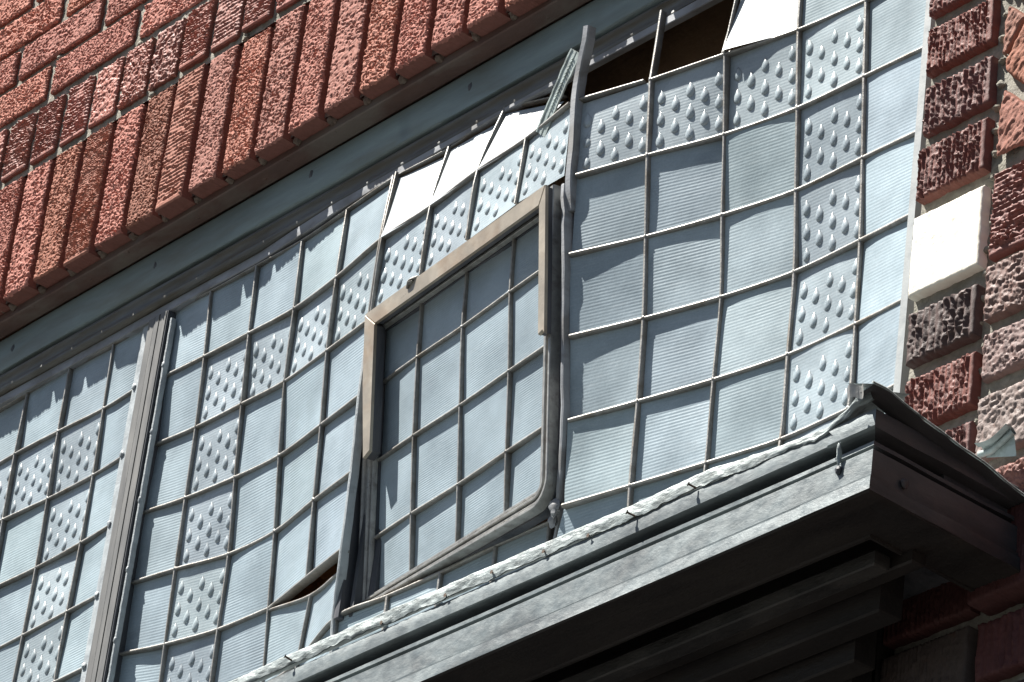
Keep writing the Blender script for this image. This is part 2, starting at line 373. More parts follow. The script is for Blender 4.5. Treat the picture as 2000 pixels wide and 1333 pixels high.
for k in range(4):
    for i, (zt, zb, st, t) in enumerate([(-.336, -.4395, 'wireh', (.25, .10, .085)), (-.4505, -.5135, 'stone', (.24, .15, .13)), (-.531, -.583, 'stone', (.25, .165, .15)),
                          (-.605, -.676, 'stone', (.26, .20, .18)), (-.6945, -.742, 'stone', (.24, .105, .085))]):
        brick(mb, .823+.105+.222*k-(.0 if i % 2 else .0), (zt+zb)/2, .21, zt-zb, st, 600+i+k*9, shade(t, .15, rs()), RNG.normal()*.001, .05, .0015 if k == 0 else .008, 1.15)
for k in range(8):
    for r in range(14):
        brick(mb, 1.0+.222*k-(.11 if r % 2 else 0), .03+.0695*r, .2, .058, 'rock', 700+r*9+k, (.30, .12, .09), 0, .05, .02)
mb.build('wall_course', M_WIRE, pier, angle=60)
mb = MB()
for i, (x0, x1, zt, zb, t) in enumerate([(.7055, .826, -.755, -.8405, (.10, .04, .036)), (.7055, .825, -.8565, -.945, (.09, .07, .062)), (.7055, .825, -.962, -1.05, (.10, .04, .036)),
        (.838, 1.05, -.755, -.845, (.10, .04, .038)), (.838, 1.05, -.8605, -.9215, (.12, .046, .045)), (.838, 1.05, -.938, -1.0, (.10, .07, .06)), (1.065, 1.3, -.755, -1.0, (.10, .04, .036)),
        (.7055, 1.3, -1.06, -2.0, (.10, .04, .036)), (.7055, 1.3, -2.02, -4.25, (.10, .04, .036))]):
    brick(mb, (x0+x1)/2, (zt+zb)/2, x1-x0, zt-zb, 'wirev', 800+i, t, -.0125 if i == 3 else .004, .05, .002 if i < 6 else .02, .6)
mb.build('lower_course', M_WIRE, pier, angle=60)  # bricks below the cornice tinted darker, its shadow painted in
mb = MB(); rough_sheet(mb, .708, 1.9, -4.3, -.75, .020, 200, 300, .004, 15); rough_sheet(mb, .708, 1.9, -.76, 1.2, .0105, 300, 420, .0035, 16)
for k in range(30): lump(mb, .816+RNG.normal()*.003, .009, .1-.029*k, .005, .005, .004, k+130)
mb.build('mortar_bed', M_MORTAR, pier)
mb = MB(); box(mb, .709, 2.6, .024, .30, -4.35, 1.2); box(mb, 1.9, 2.6, .0, .03, -4.35, 1.2); mb.build('backing_wall', M_MORTARB, pier, smooth=False)

# ------------------------------------------------------------------ window head, jamb, mullion
head = thing('window_frame', 'long blue green and grey metal head frame of the window under the brown lintel', 'window frame')
mb = MB(); xprof(mb, [(.075, .2703), (.0555, .2703), (.055, .268), (.055, .2175), (.0565, .2155), (.0655, .215)], -1.8, .69, 120, .0012, seed=3); mb.build('fascia', M_HEAD, head, angle=50)
mb = MB(); xprof(mb, [(.0655, .2165), (.0655, .2125), (.060, .211), (.0575, .208), (.0575, .2045), (.0605, .202), (.0625, .197), (.0625, .191), (.060, .1885), (.0572, .186), (.0572, .182), (.0595, .1795), (.066, .179)], -1.8, .69, 120, .001, seed=4)
mb.build('moulding', M_MOULD, head, angle=50)
mb = MB(); xs = np.linspace(-1.8, .69, 160); yb = np.interp(xs, [-1.8, -.62, -.45, .69], [.0655, .0655, .0545, .0545])+.0012*(fbm(xs*9, xs*0, 4, 2)-.5)
zb = .1640+np.interp(xs, [-.7, -.5, -.1, .3], [0, -.003, .008, 0]); zt_ = np.full(160, .1785)
pr = [(yb+.014, zt_+.0005), (yb+.001, zt_), (yb, zt_-.001), (yb, zb+.001), (yb+.001, zb), (yb+.010, zb+.001), (yb+.0102, zb+.012)]
mb.add(np.stack([np.stack([xs, y_, z_], -1) for y_, z_ in pr], 1).reshape(-1, 3), [(i*7+j, i*7+j+1, (i+1)*7+j+1, (i+1)*7+j) for i in range(159) for j in range(6)])
mb.build('glazing_bar', M_BAR, head)
for x, z in ((-.189, .245), (-.516, .251), (-.862, .247), (-1.204, .244), (.14, .247), (.46, .246)):
    mb = MB(); lump(mb, x, .0552, z, .0042, .0012, .0055, int(x*50)+99); mb.build('screw', M_DARK, head)
jamb = thing('side_frame', 'narrow pale grey jamb strip between the glass and the brick pier', 'window frame')
mb = MB(); 
for xa, xb, yy in ((.6335, .6397, .0655), (.6412, .6515, .0555)):
    v = [(xa+q+dx_, y_, z_) for z_, dx_ in ((-.75, -.0062), (.182, .0022)) for y_ in (yy, .10) for q in (0, xb-xa)]
    mb.add(v, [(0, 2, 3, 1), (4, 5, 7, 6), (0, 1, 5, 4), (2, 6, 7, 3), (0, 4, 6, 2), (1, 3, 7, 5)])
mb.build('jamb_strip', M_JAMB, jamb)
mb = MB(); box(mb, .6440, .722, .082, .10, -.75, .27); mb.build('sealant_board', M_JAMB, jamb, smooth=False)
mull = thing('window_mullion', 'grooved grey upright mullion between the two left panels', 'mullion')
mb = MB()
for x0, x1, y in ((-.8630, -.8495, .0620), (-.8473, -.8377, .0610), (-.8355, -.8220, .0615)):
    box(mb, x0, x1, y, .10, -.70, .1635, .0012)
mb.build('mullion_face', M_MULL, mull)
mb = MB(); box(mb, -.8615, -.8195, .0627, .10, -.70, .1625); mb.build('mullion_core', M_DARK, mull, smooth=False)  # dark core set nearly flush, painting the shade of the grooves

# ------------------------------------------------------------------ leaded glass
MN={(0,0):(-0.8306,0.0698,0.1710),(0,1):(-0.7338,0.0683,0.1627),(0,2):(-0.6298,0.0662,0.1606),(0,3):(-0.5265,0.0629,0.1567),(0,4):(-0.4237,0.0560,0.1585),(0,5):(-0.3214,0.0512,0.1629),(1,0):(-0.8239,0.0728,0.0647),(1,1):(-0.7256,0.0700,0.0587),(1,2):(-0.6215,0.0662,0.0534),(1,3):(-0.5167,0.0605,0.0476),(1,4):(-0.4120,0.0476,0.0480),(1,5):(-0.3060,0.0347,0.0572),(2,0):(-0.8222,0.0769,-0.0386),(2,1):(-0.7258,0.0754,-0.0469),(2,2):(-0.6221,0.0732,-0.0504),(2,3):(-0.5196,0.0660,-0.0574),(2,4):(-0.4173,0.0541,-0.0558),(2,5):(-0.3157,0.0406,-0.0552),(3,0):(-0.8231,0.0758,-0.1421),(3,1):(-0.7266,0.0783,-0.1515),(3,2):(-0.6228,0.0818,-0.1553),(3,3):(-0.5204,0.0758,-0.1619),(3,4):(-0.4182,0.0625,-0.1596),(3,5):(-0.3169,0.0435,-0.1628),(4,0):(-0.8226,0.0776,-0.2457),(4,1):(-0.7262,0.0808,-0.2553),(4,2):(-0.6246,0.0920,-0.2622),(4,3):(-0.5214,0.0875,-0.2663),(4,4):(-0.4193,0.0698,-0.2636),(4,5):(-0.3179,0.0489,-0.2685),(5,0):(-0.8242,0.0786,-0.3491),(5,1):(-0.7292,0.0863,-0.3609),(5,2):(-0.6268,0.0957,-0.3678),(5,3):(-0.5228,0.0970,-0.3707),(5,4):(-0.4205,0.0772,-0.3677),(5,5):(-0.3193,0.0526,-0.3731),(0,6):(-0.2172,0.0562,0.1664),(0,7):(-0.1104,0.0556,0.1759),(0,8):(-0.0072,0.0644,0.1594),(1,6):(-0.2029,0.0290,0.0600),(1,7):(-0.1000,0.0186,0.0646),(1,8):(0.0036,0.0081,0.0616),(1,9):(0.1060,-0.0117,0.0576)}
RN={(0,0):(0.1030,0.0549,0.1571),(0,1):(0.2070,0.0601,0.1614),(0,2):(0.3111,0.0634,0.1643),(0,3):(0.4152,0.0652,0.1636),(0,4):(0.5191,0.0668,0.1604),(0,5):(0.6201,0.0694,0.1559),(1,0):(0.1111,-0.0056,0.0608),(1,1):(0.2132,0.0216,0.0614),(1,2):(0.3165,0.0447,0.0639),(1,3):(0.4188,0.0647,0.0623),(1,4):(0.5223,0.0718,0.0594),(1,5):(0.6232,0.0698,0.0534),(2,0):(0.1183,-0.0003,-0.0447),(2,1):(0.2187,0.0254,-0.0446),(2,2):(0.3185,0.0544,-0.0437),(2,3):(0.4225,0.0710,-0.0440),(2,4):(0.5277,0.0738,-0.0456),(2,5):(0.6293,0.0676,-0.0528),(3,0):(0.1177,0.0051,-0.1512),(3,1):(0.2182,0.0368,-0.1505),(3,2):(0.3195,0.0627,-0.1497),(3,3):(0.4225,0.0802,-0.1502),(3,4):(0.5274,0.0819,-0.1502),(3,5):(0.6264,0.0699,-0.1611),(4,0):(0.1187,0.0187,-0.2562),(4,1):(0.2199,0.0453,-0.2570),(4,2):(0.3217,0.0714,-0.2556),(4,3):(0.4248,0.0869,-0.2556),(4,4):(0.5288,0.0872,-0.2557),(4,5):(0.6267,0.0689,-0.2682),(5,0):(0.1175,0.0326,-0.3611),(5,1):(0.2196,0.0508,-0.3635),(5,2):(0.3210,0.0731,-0.3624),(5,3):(0.4245,0.0887,-0.3618),(5,4):(0.5288,0.0906,-0.3614),(5,5):(0.6259,0.0687,-0.3750),(6,0):(0.1142,0.0405,-0.4675),(6,1):(0.2182,0.0544,-0.4701),(6,2):(0.3215,0.0742,-0.4683),(6,3):(0.4250,0.0894,-0.4682),(6,4):(0.5296,0.0901,-0.4675),(6,5):(0.6264,0.0663,-0.4812)}
for k in list(MN): MN[k] = np.array(MN[k])
for k in list(RN): RN[k] = np.array(RN[k])
LN = {}
for r, z in enumerate((.166, .0635, -.041, -.147, -.252, -.3555, -.457, -.565)):
    for c, x in enumerate((-1.49, -1.385, -1.278, -1.168, -1.0625, -.957, -.886)):
        LN[(r, c)] = np.array((x+(.0012*r if c < 6 else 0), .070+.002*math.sin(r*1.3+c), z+(0 if c < 6 else .004)+.0015*math.sin(c*2.1+r)))
bx = [-.826, -.729, -.632, -.535, -.434, -.334, -.235, -.137, -.037, .060]
for c in range(10):
    MN[(6, c)] = np.array((bx[c], .070+.001*math.sin(c), -.4555+.002*math.sin(c*1.7)))
    MN[(7, c)] = np.array((bx[c]+.002, .070, -.566))
for c in range(6):
    a = RN[(6, c)]; RN[(7, c)] = np.array((a[0]-(.045 if c == 0 else 0), .5*a[1]+.035, -.572))
for c in range(4):
    MN[(6, c)] = MN[(5, c)]+(MN[(5, c)]-MN[(4, c)]); MN[(7, c)] = MN[(6, c)]+np.array((0, -.002, -.1))
MN[(6, 4)] = np.array((-.427, .087, -.478)); MN[(7, 4)] = np.array((-.427, .085, -.57))
MN['l3'] = MN[(5, 3)]+np.array((0, .001, -.002)); MN['l4'] = np.array((-.4085, .079, -.3965)); MN['l5'] = np.array((-.342, .071, -.389))
MN[('t', 6)] = np.array((-.2013, .0269, -.0409)); MN[('t', 7)] = np.array((-.0968, .0135, -.0391)); MN[('t', 8)] = np.array((.0101, 0., -.0376)); MN[('t', 9)] = np.array((.1075, -.0116, -.0436))
DROPS = [(.14, .26), (.14, .545), (.14, .825), (.33, .395), (.33, .69), (.525, .27), (.525, .555), (.525, .825), (.715, .395), (.715, .69), (.9, .25), (.9, .535), (.9, .805)]
PC = [0]
def unit(v): return v/np.linalg.norm(v)
def pane(mb, a, b, d, e, rib=.00016, drops=False, off=.0058, pitch=26, tint=None, inset=.0012, tilt=None, jitter=True):
    """a b top corners, d e bottom corners"""
    PC[0] += 1; s = PC[0]
    a, b, d, e = [np.array(q, float) for q in (a, b, d, e)]
    n = unit(np.cross(b-a+e-d, a-d+b-e))
    if jitter:
        q = RNG.normal(size=4)*.0014
        a, b, d, e = a+n*q[0], b+n*q[1], d+n*q[2], e+n*q[3]
    if tilt: a, b, d, e = [p+n*t for p, t in zip((a, b, d, e), tilt)]
    H = np.linalg.norm(a-d); W = np.linalg.norm(b-a); iu = inset/W; iv = inset/H
    nr = max(3, int(pitch*H/.1045)); nz = nr*5+1; nx = 14
    U, V = np.meshgrid(np.linspace(iu, 1-iu, nx), np.linspace(1-iv, iv, nz))        # rows from the bottom up
    P = ((1-U)*(1-V))[..., None]*a+(U*(1-V))[..., None]*b+((1-U)*V)[..., None]*d+(U*V)[..., None]*e
    am = .35+1.3*fbm(U*2.2+s*3.7, V*3.1, s, 2)
    ph = (V*nr+.25*fbm(U*1.5+s, V*.5, s+9, 1)) % 1
    hgt = rib*am*np.cos(2*np.pi*ph)+.0005*(fbm(U*2.5+s, V*2.5, s+20, 2)-.5)
    P = P+n*(hgt-off)[..., None]
    t = tint or tuple(np.array((1, 1, 1))*(1+.22*(rs()-.5))*np.array((1, 1+.02*(rs()-.5), 1+.04*(rs()-.5))))
    mb.add(P.reshape(-1, 3), grid_faces(nx, nz), t)
    if drops:
        ux = unit(b-a+e-d); uz = unit(a-d+b-e)
        m1, m2 = 13, 11
        T, Q = np.meshgrid(np.linspace(0, 1, m1), np.linspace(-1, 1, m2), indexing='ij')
        Wd = np.where(T < .62, .0061*np.sin(np.clip(T/.62, 0, 1)*np.pi/2)**1.35, .0061*np.sqrt(np.clip(1-((T-.62)/.38)**2, 0, 1)))
        Hh = .0029*np.where(T < .66, np.sin(np.clip(T/.66, 0, 1)*np.pi/2)**.9, np.sqrt(np.clip(1-((T-.66)/.34)**2, 0, 1)))*np.clip(1-Q**2, 0, 1)**.85
        for u, v in DROPS:
            c0 = (1-u)*(1-v)*a+u*(1-v)*b+(1-u)*v*d+u*v*e-n*off
            sc = W/.104*(1+.04*RNG.normal())
            D = c0+ux*(Wd*Q*sc)[..., None]+uz*((.5-T)*.0212*sc)[..., None]+n*(Hh*sc-.0003)[..., None]
            mb.add(D.reshape(-1, 3), [tuple(q) for q in grid_faces(m2, m1)], t)
def spline(P, k=5):
    P = [np.array(p, float) for p in P]
    if len(P) < 3: return [P[0]+(P[1]-P[0])*t for t in np.linspace(0, 1, k+1)]
    Q = [2*P[0]-P[1]]+P+[2*P[-1]-P[-2]]; o = []
    for i in range(1, len(Q)-2):
        for j in range(k):
            t = j/k; a, b, c, d = Q[i-1:i+3]
            o.append(.5*((2*b)+(c-a)*t+(2*a-5*b+4*c-d)*t*t+(3*b-a-3*c+d)*t**3))
    return o+[P[-1]]
def came(mb, pts, w=.0034, dep=.009, nrm=(0, -1, 0), jit=.05, lift=0., rough=0.):
    h = w/2; p = spline(pts); p = [q+np.array(nrm)*lift for q in p]
    if rough: p = [q+RNG.normal(size=3)*rough for q in p]
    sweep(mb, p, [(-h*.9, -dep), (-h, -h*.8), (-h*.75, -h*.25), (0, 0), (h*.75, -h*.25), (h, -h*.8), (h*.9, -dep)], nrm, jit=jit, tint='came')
def solder(mb, p, r=.0028):
    lump(mb, p[0], p[1]+.0005, p[2], r*.8, .0012, r, int(rs()*500), 6)

for r in range(8): RN[(r, 5)] = RN[(r, 5)]+np.array((.0075, 0, -.003))
# left panel
win = thing('leaded_window', 'leftmost leaded glass panel, flat and whole, left of the grooved mullion', 'window panel', 'leaded glass panels above the cornice')
g1 = MB(); g2 = MB(); c1 = MB()
for r in range(7):
    for c in range(6):
        jw = (r == 1 and c < 5) or (c == 4 and r >= 1)
        a, b, d, e = LN[(r, c)], LN[(r, c+1)], LN[(r+1, c)], LN[(r+1, c+1)]
        pane(g2 if jw else g1, a, b, d, e, rib=.00009 if jw else .00014, drops=jw)
for r in range(0, 8): came(c1, [LN[(r, c)] for c in range(7)])
for c in range(0, 6): came(c1, [LN[(r, c)]+np.array((0, -.0003, 0)) for r in range(8)])
for r in range(1, 7):
    for c in range(2, 6): solder(c1, LN[(r, c)])
g1.build('ribbed_glass', M_RIB, win, angle=None); g2.build('jewelled_glass', M_JEWEL, win, angle=50); c1.build('lead_came', M_LEAD, win, angle=50)
mb = MB(); X, Z = np.meshgrid(np.linspace(-.889, -.861, 12), np.linspace(-.6, .165, 170))
Y = .0705-.0022*fbm(X*60, Z*45, 3, 2)*np.clip((X+.889)*200, 0, 1)
mb.add(np.stack([X, Y, Z], -1).reshape(-1, 3), grid_faces(12, 170))
for r in range(1, 7): lump(mb, -.883, .068, LN[(r, 6)][2], .004, .002, .005, r, 8)
mb.build('putty_border', M_PUTTY, win)

# middle panel
win = thing('leaded_window', 'middle leaded glass panel buckled outward around the tilted vent', 'window panel', 'leaded glass panels above the cornice')
N = MN; g1 = MB(); g2 = MB(); c1 = MB()
for r in range(7):
    for c in range(5):
        jw = (r == 1 and c > 0) or (c == 1 and r >= 1)
        if r == 5 and c in (3, 4):
            continue
        a, b, d, e = N[(r, c)], N[(r, c+1)], N[(r+1, c)], N[(r+1, c+1)]
        pane(g2 if jw else g1, a, b, d, e, rib=.00009 if jw else .00014, drops=jw)
pane(g1, N['l3'], N['l4'], N[(6, 3)], N[(6, 4)]); pane(g1, N['l4'], N['l5'], N[(6, 4)], N[(6, 5)])
pane(g2, N[(1, 5)], N[(1, 6)], N[(2, 5)]+np.array((0, 0, .010)), N[('t', 6)], rib=.00007, drops=True)
for c in (6, 7, 8): pane(g2, N[(1, c)], N[(1, c+1)], N[('t', c)], N[('t', c+1)], rib=.00007, drops=True)
for c in range(5, 9): pane(g1, N[(6, c)], N[(6, c+1)], N[(7, c)], N[(7, c+1)])
tl = {5: (.003, -.002, .008, .004), 6: (.003, -.003, .008, .004), 7: (.003, -.003, .007, .003)}
for c in (5, 6, 7):
  lp = MB(); pane(lp, N[(0, c)]-np.array((0, 0, .001)), N[(0, c+1)]-np.array((0, 0, .001)), N[(1, c)]-np.array((0, 0, .005)), N[(1, c+1)]-np.array((0, 0, .005)), rib=.00005, tilt=tl[c], tint=(1, 1, 1), jitter=False, inset=.003)
  tag(lp.build('loose_pane', M_LOOSE, win, angle=None), 'pale pane tipped out of its cames and shining white')
for r, cs in ((1, range(10)), (2, range(6)), (3, range(6)), (4, range(6)), (5, range(4)), (6, range(10)), (7, range(10)), (0, range(9))):
    came(c1, [N[(r, c)] for c in cs], w=.0040 if r else .0018)
came(c1, [N[(5, 3)], N[(5, 4)], N[(5, 5)]], w=.004, dep=.0125)
came(c1, [N['l3'], N['l4'], N['l5']])
for c in (1, 2, 3): came(c1, [N[(r, c)] for r in range(8)])
came(c1, [N[(r, 4)] for r in range(6)]); came(c1, [N['l4'], N[(6, 4)], N[(7, 4)]])
came(c1, [N[(0, 5)]+np.array((-.003, 0, .004)), N[(1, 5)]+np.array((-.003, 0, 0)), N[(2, 5)]+np.array((-.002, 0, 0))]); came(c1, [N[(0, 5)]+np.array((.007, -.003, .004)), N[(1, 5)]+np.array((.002, -.001, 0)), N[(2, 5)]+np.array((.0025, 0, .006))])
for c in (6, 7): came(c1, [N[(0, c)]+np.array((0, -.001, .004)), N[(1, c)], N[('t', c)]])
came(c1, [N[(1, 8)], N[('t', 8)]])
for c in (5, 6, 7, 8, 9): came(c1, [N[(6, c)], N[(7, c)]], w=.005)
for r in range(1, 5):
    for c in range(1, 5): solder(c1, N[(r, c)])
g1.build('ribbed_glass', M_RIB, win, angle=None); g2.build('jewelled_glass', M_JEWEL, win, angle=50); c1.build('lead_came', M_LEAD, win, angle=50)
mb = MB(); came(mb, [N[(r, 5)] for r in (2, 3, 4, 5)]+[np.array((-.335, .066, -.455)), np.array((-.332, .070, -.51))], w=.006, dep=.012, rough=.00015)
came(mb, [np.array((-.8150, .0655, z)) for z in np.linspace(.15, -.6, 30)], w=.0050, dep=.008, jit=.03, rough=.00012)
for r in ():
    pass
for r in range(1, 7): lump(mb, -.8142, .0655, N[(r, 0)][2]+.012, .0026, .0015, .004, r+20, 8)
mb.build('putty_border', M_PUTTY, win)
mb = MB()
box(mb, -.333, -.286, .088, .12, -.47, -.05); box(mb, -.331, -.322, .066, .10, -.46, -.06, .001); box(mb, -.312, -.305, .074, .10, -.46, -.06, .001)
box(mb, -.30, .10, .088, .12, -.10, -.05)
mb.build('vent_channel', M_DARK, win)

# right panel
win = thing('leaded_window', 'right leaded glass panel with missing panes at its upper left corner, beside the brick pier', 'window panel', 'leaded glass panels above the cornice')
N = RN; g1 = MB(); g2 = MB(); c1 = MB(); lp = MB()
for r in range(7):
    for c in range(5):
        if r == 0 and c < 3: continue
        jw = (r == 1 and c < 4) or (c == 3 and r >= 1)
        pane(g2 if jw else g1, N[(r, c)], N[(r, c+1)], N[(r+1, c)], N[(r+1, c+1)], rib=.00006 if jw else .00009, drops=jw, pitch=25)
pane(lp, N[(0, 2)]+np.array((.014, -.012, 0)), N[(0, 3)]+np.array((.003, -.004, 0)), N[(1, 2)]+np.array((.002, -.002, 0)), N[(1, 3)], rib=.00004, tilt=(-.003, -.010, .008, .002), tint=(1, 1, 1), jitter=False)
came(c1, [N[(1, 0)]+np.array((.0, 0, .002)), N[(1, 1)]+np.array((-.009, -.002, .002))]); came(c1, [N[(1, c)] for c in range(1, 6)])
for r in range(2, 8): came(c1, [N[(r, c)]+(np.array((.004, 0, 0)) if c == 0 else 0) for c in range(6)], w=.0044, jit=.06)
came(c1, [N[(r, 1)] for r in range(1, 8)], w=.0046); came(c1, [np.array((.2085, .030, .1668)), np.array((.2098, .027, .115)), N[(1, 1)]], w=.0046)
came(c1, [N[(r, 2)] for r in range(1, 8)]); came(c1, [N[(0, 2)]+np.array((.012, -.013, 0)), N[(1, 2)]+np.array((.002, -.003, 0))], w=.0028, dep=.004); came(c1, [N[(0, 2)]+np.array((.004, -.004, 0)), N[(1, 2)]+np.array((-.003, -.001, .002))], w=.0028, dep=.004)
for c in (3, 4): came(c1, [N[(r, c)] for r in range(8)], w=.0046)
for r in range(1, 7):
    for c in range(1, 5): solder(c1, N[(r, c)])
g1.build('ribbed_glass', M_RIB, win, angle=None); g2.build('jewelled_glass', M_JEWEL, win, angle=50); c1.build('lead_came', M_LEAD, win, angle=50)
tag(lp.build('loose_pane', M_LOOSE, win, angle=None), 'one tilted pane shining white beside the hole')
mb = MB(); came(mb, [N[(2, 0)]+np.array((-.013, -.004, -.008))]+[N[(r, 0)]+np.array((-.004, -.003, 0)) for r in (3, 4, 5)]+[np.array((.103, .045, -.455)), np.array((.085, .062, -.485)), np.array((.066, .07, -.53))], w=.0065, dep=.016, rough=.0005)
lump(mb, .100, .046, -.462, .008, .005, .012, 5); lump(mb, .092, .052, -.474, .006, .005, .008, 9)
mb.build('border_came', M_BAR, win)
mb = MB(); sweep(mb, spline([(.135, -.022, .150), (.131, -.019, .132), (.117, -.012, .104), (.1115, -.009, .061), (.1135, -.006, .0), (.1135, -.004, -.05), (.113, .004, -.09)]),
                 [(-.0055, -.013), (-.0055, -.0015), (-.0042, 0), (.0032, 0), (.0045, -.0015), (.0045, -.013)], (.12, -1, 0), jit=.03)
tag(mb.build('glazing_post', M_BAR), 'flat grey metal post rising bent between the buckled middle and right panels', 'glazing post')
mb = MB()
pth = spline([(.038, .006, .050), (.060, -.001, .072), (.086, -.008, .098), (.112, -.013, .128)], 8)
sweep(mb, pth, [(-.011, -.0008), (-.011, .0014), (-.0085, .0014), (-.0085, .0004), (-.001, .0004), (-.001, .0010), (.001, .0010), (.001, .0004), (.0085, .0004), (.0085, .0014), (.011, .0014), (.011, -.0008)], (.32, -.90, .22), jit=.03)
for i in range(16):
    q = .35+.6*i/16; k = q*(len(pth)-1); a = pth[int(k)]+(pth[min(len(pth)-1, int(k)+1)]-pth[int(k)])*(k % 1)
    box(mb, a[0]-.0005, a[0]+.0022, a[1]-.0022, a[1]-.0004, a[2]-.0008, a[2]+.0004)
tag(mb.build('bent_came_strip', M_GREEN), 'loose pale notched lead strip leaning against the top of the grey post', 'lead strip')

# vent -------------------------------------------------------------
VC = np.array((-.10948889, .04272222, -.25102222)); VNn = np.array((-.12384455, -.98623848, -.10952711))
VX = unit(np.array((1, 0, 0.))-VNn*VNn[0]); VZ = np.cross(VNn, VX)*-1
if VZ[2] < 0: VZ = -VZ
def vp(u, v, o=0.): return VC+VX*u+VZ*v+VNn*o
vent = thing('vent_sash', 'small tilted opening vent with bronze capping and sixteen ribbed panes', 'vent window')
us = [-.190, -.104, -.0005, .1045, .183]; vs = [.183, .1045, -.0005, -.1045, -.184]
g1 = MB(); c1 = MB()
def vq(i, j):
    o = -.004 if 0 < i < 4 and 0 < j < 4 else -.006
    return vp(us[j]+.0015*math.sin(i*2+j), vs[i]+(.0035 if j == 3 else (.007 if j == 4 else 0))*(1 if 0 < i < 4 else 0), o)
for i in range(4):
    for j in range(4): pane(g1, vq(i, j), vq(i, j+1), vq(i+1, j), vq(i+1, j+1), rib=.00009, pitch=34, tint=tuple(np.array((.92, .92, .93))*(1+.12*(rs()-.5))))  # shading of the tilted vent put into the slightly darker pane tint
for i in (1, 2, 3): came(c1, [vq(i, j) for j in range(5)], nrm=VNn)
for j in (1, 2, 3): came(c1, [vq(i, j) for i in range(5)], nrm=VNn)
for i in (1, 2, 3):
    for j in (1, 2, 3): solder(c1, vq(i, j), .002)
g1.build('ribbed_glass', M_RIB, vent, angle=None); c1.build('lead_came', M_LEAD, vent, angle=50)
mb = MB(); path = [(-.1905, -.1835), (.170, -.1795)]
for k in range(7):
    t = -math.pi/2+math.pi/2*k/6; path.append((.1765+.009*math.cos(t), -.1705+.009*math.sin(t)))
path += [(.1855, .179), (-.1905, .176)]
pv = [vp(u, v) for u, v in path]; SC = [.62, 1.02]+[1.02]*7+[.95, .8]
for s0, s1, h0, h1 in ((0, .0042, -.008, -.001), (.0070, .0112, -.008, .0025), (.0140, .0172, -.008, .0015)):
    sweep(mb, pv, [(s0, h0), (s0, h1-.0008), (s0+.0008, h1), (s1-.0008, h1), (s1, h1-.0008), (s1, h0)], VNn, closed=True, scl=SC)
mb.build('channel_frame', M_STEEL, vent, angle=40)
mb = MB(); sweep(mb, pv, [(.0195, -.012), (.0195, .0042), (.0205, .0052), (.0235, .0052), (.0245, .0042), (.0245, -.012)], VNn, closed=True, scl=SC); mb.build('outer_frame', M_STEEL, vent, angle=40)
mb = MB(); sweep(mb, pv, [(-.001, -.02), (-.001, -.0085), (.027, -.0085), (.027, -.02)], VNn, closed=True, scl=SC); mb.build('frame_gap_shade', M_DARK, vent, angle=40)  # dark base ring, shade of the frame gaps put into its colour
def vprism(name, poly, o0, o1, b, m, ridge=None):
    mb = MB(); tmp = MB(); prism(tmp, poly, 0, 1, 0); n = len(poly)
    p = np.array(poly, float); c = p.mean(0); d = c-p; d /= np.linalg.norm(d, axis=1)[:, None]
    V = [vp(*(p[i]+d[i]*b), o1) for i in range(n)]+[vp(*p[i], o1-b) for i in range(n)]+[vp(*p[i], o0) for i in range(n)]
    mb.add(V, tmp.f)
    return mb.build(name, m, vent)
RAILS = (('top_rail', [(-.1997, .1950), (.2055, .2005), (.1930, .1790), (-.1752, .1735)]), ('left_stile', [(-.2000, .1945), (-.1757, .1730), (-.1740, -.0005), (-.1885, -.0060), (-.1985, .10)]), ('right_stile', [(.2062, .2002), (.1936, .1788), (.1986, .0066), (.2075, .0090), (.2114, .0040), (.2095, .10)]))
for nm, pl in RAILS:
    vprism(nm, pl, .0108, .0150, .0012, M_BRONZE)
    c_ = np.mean(pl, 0); vprism('rail_shade', [tuple(c_+(np.array(q)-c_)*.985) for q in pl], -.001 if nm == 'left_stile' else .005, .0110, .0004, M_DARK)  # dark backing added under each cap, painting its shaded side and gap
mb = MB(); q = vp(-.091, .195, .016); lump(mb, q[0], q[1], q[2], .006, .003, .004, 4, 8); came(mb, [q+np.array((-.008, 0, -.006)), q+np.array((0, -.004, .001)), q+np.array((.014, -.001, .003))], w=.003, dep=.003)
mb.build('latch_stub', M_LEAD, vent)
# ------------------------------------------------------------------ dark room behind
mb = MB(); x0, x1, y0, y1, z0, z1 = -1.9, .9, .101, 1.3, -.8, .55
v = [(x, y, z) for z in (z0, z1) for y in (y0, y1) for x in (x0, x1)]
mb.add(v, [(0, 1, 3, 2), (4, 6, 7, 5), (2, 3, 7, 6), (0, 2, 6, 4), (1, 5, 7, 3)])
mb.add([(x0, .155, .0), (x1, .155, .0), (x1, .155, .55), (x0, .155, .55)], [(0, 1, 2, 3)])
for k in range(6): box(mb, x0, x1, .32+.16*k, .36+.16*k, .50, .55)
tag(mb.build('room_interior', M_ROOM, smooth=False), 'dark brown room seen through the missing panes', 'room')

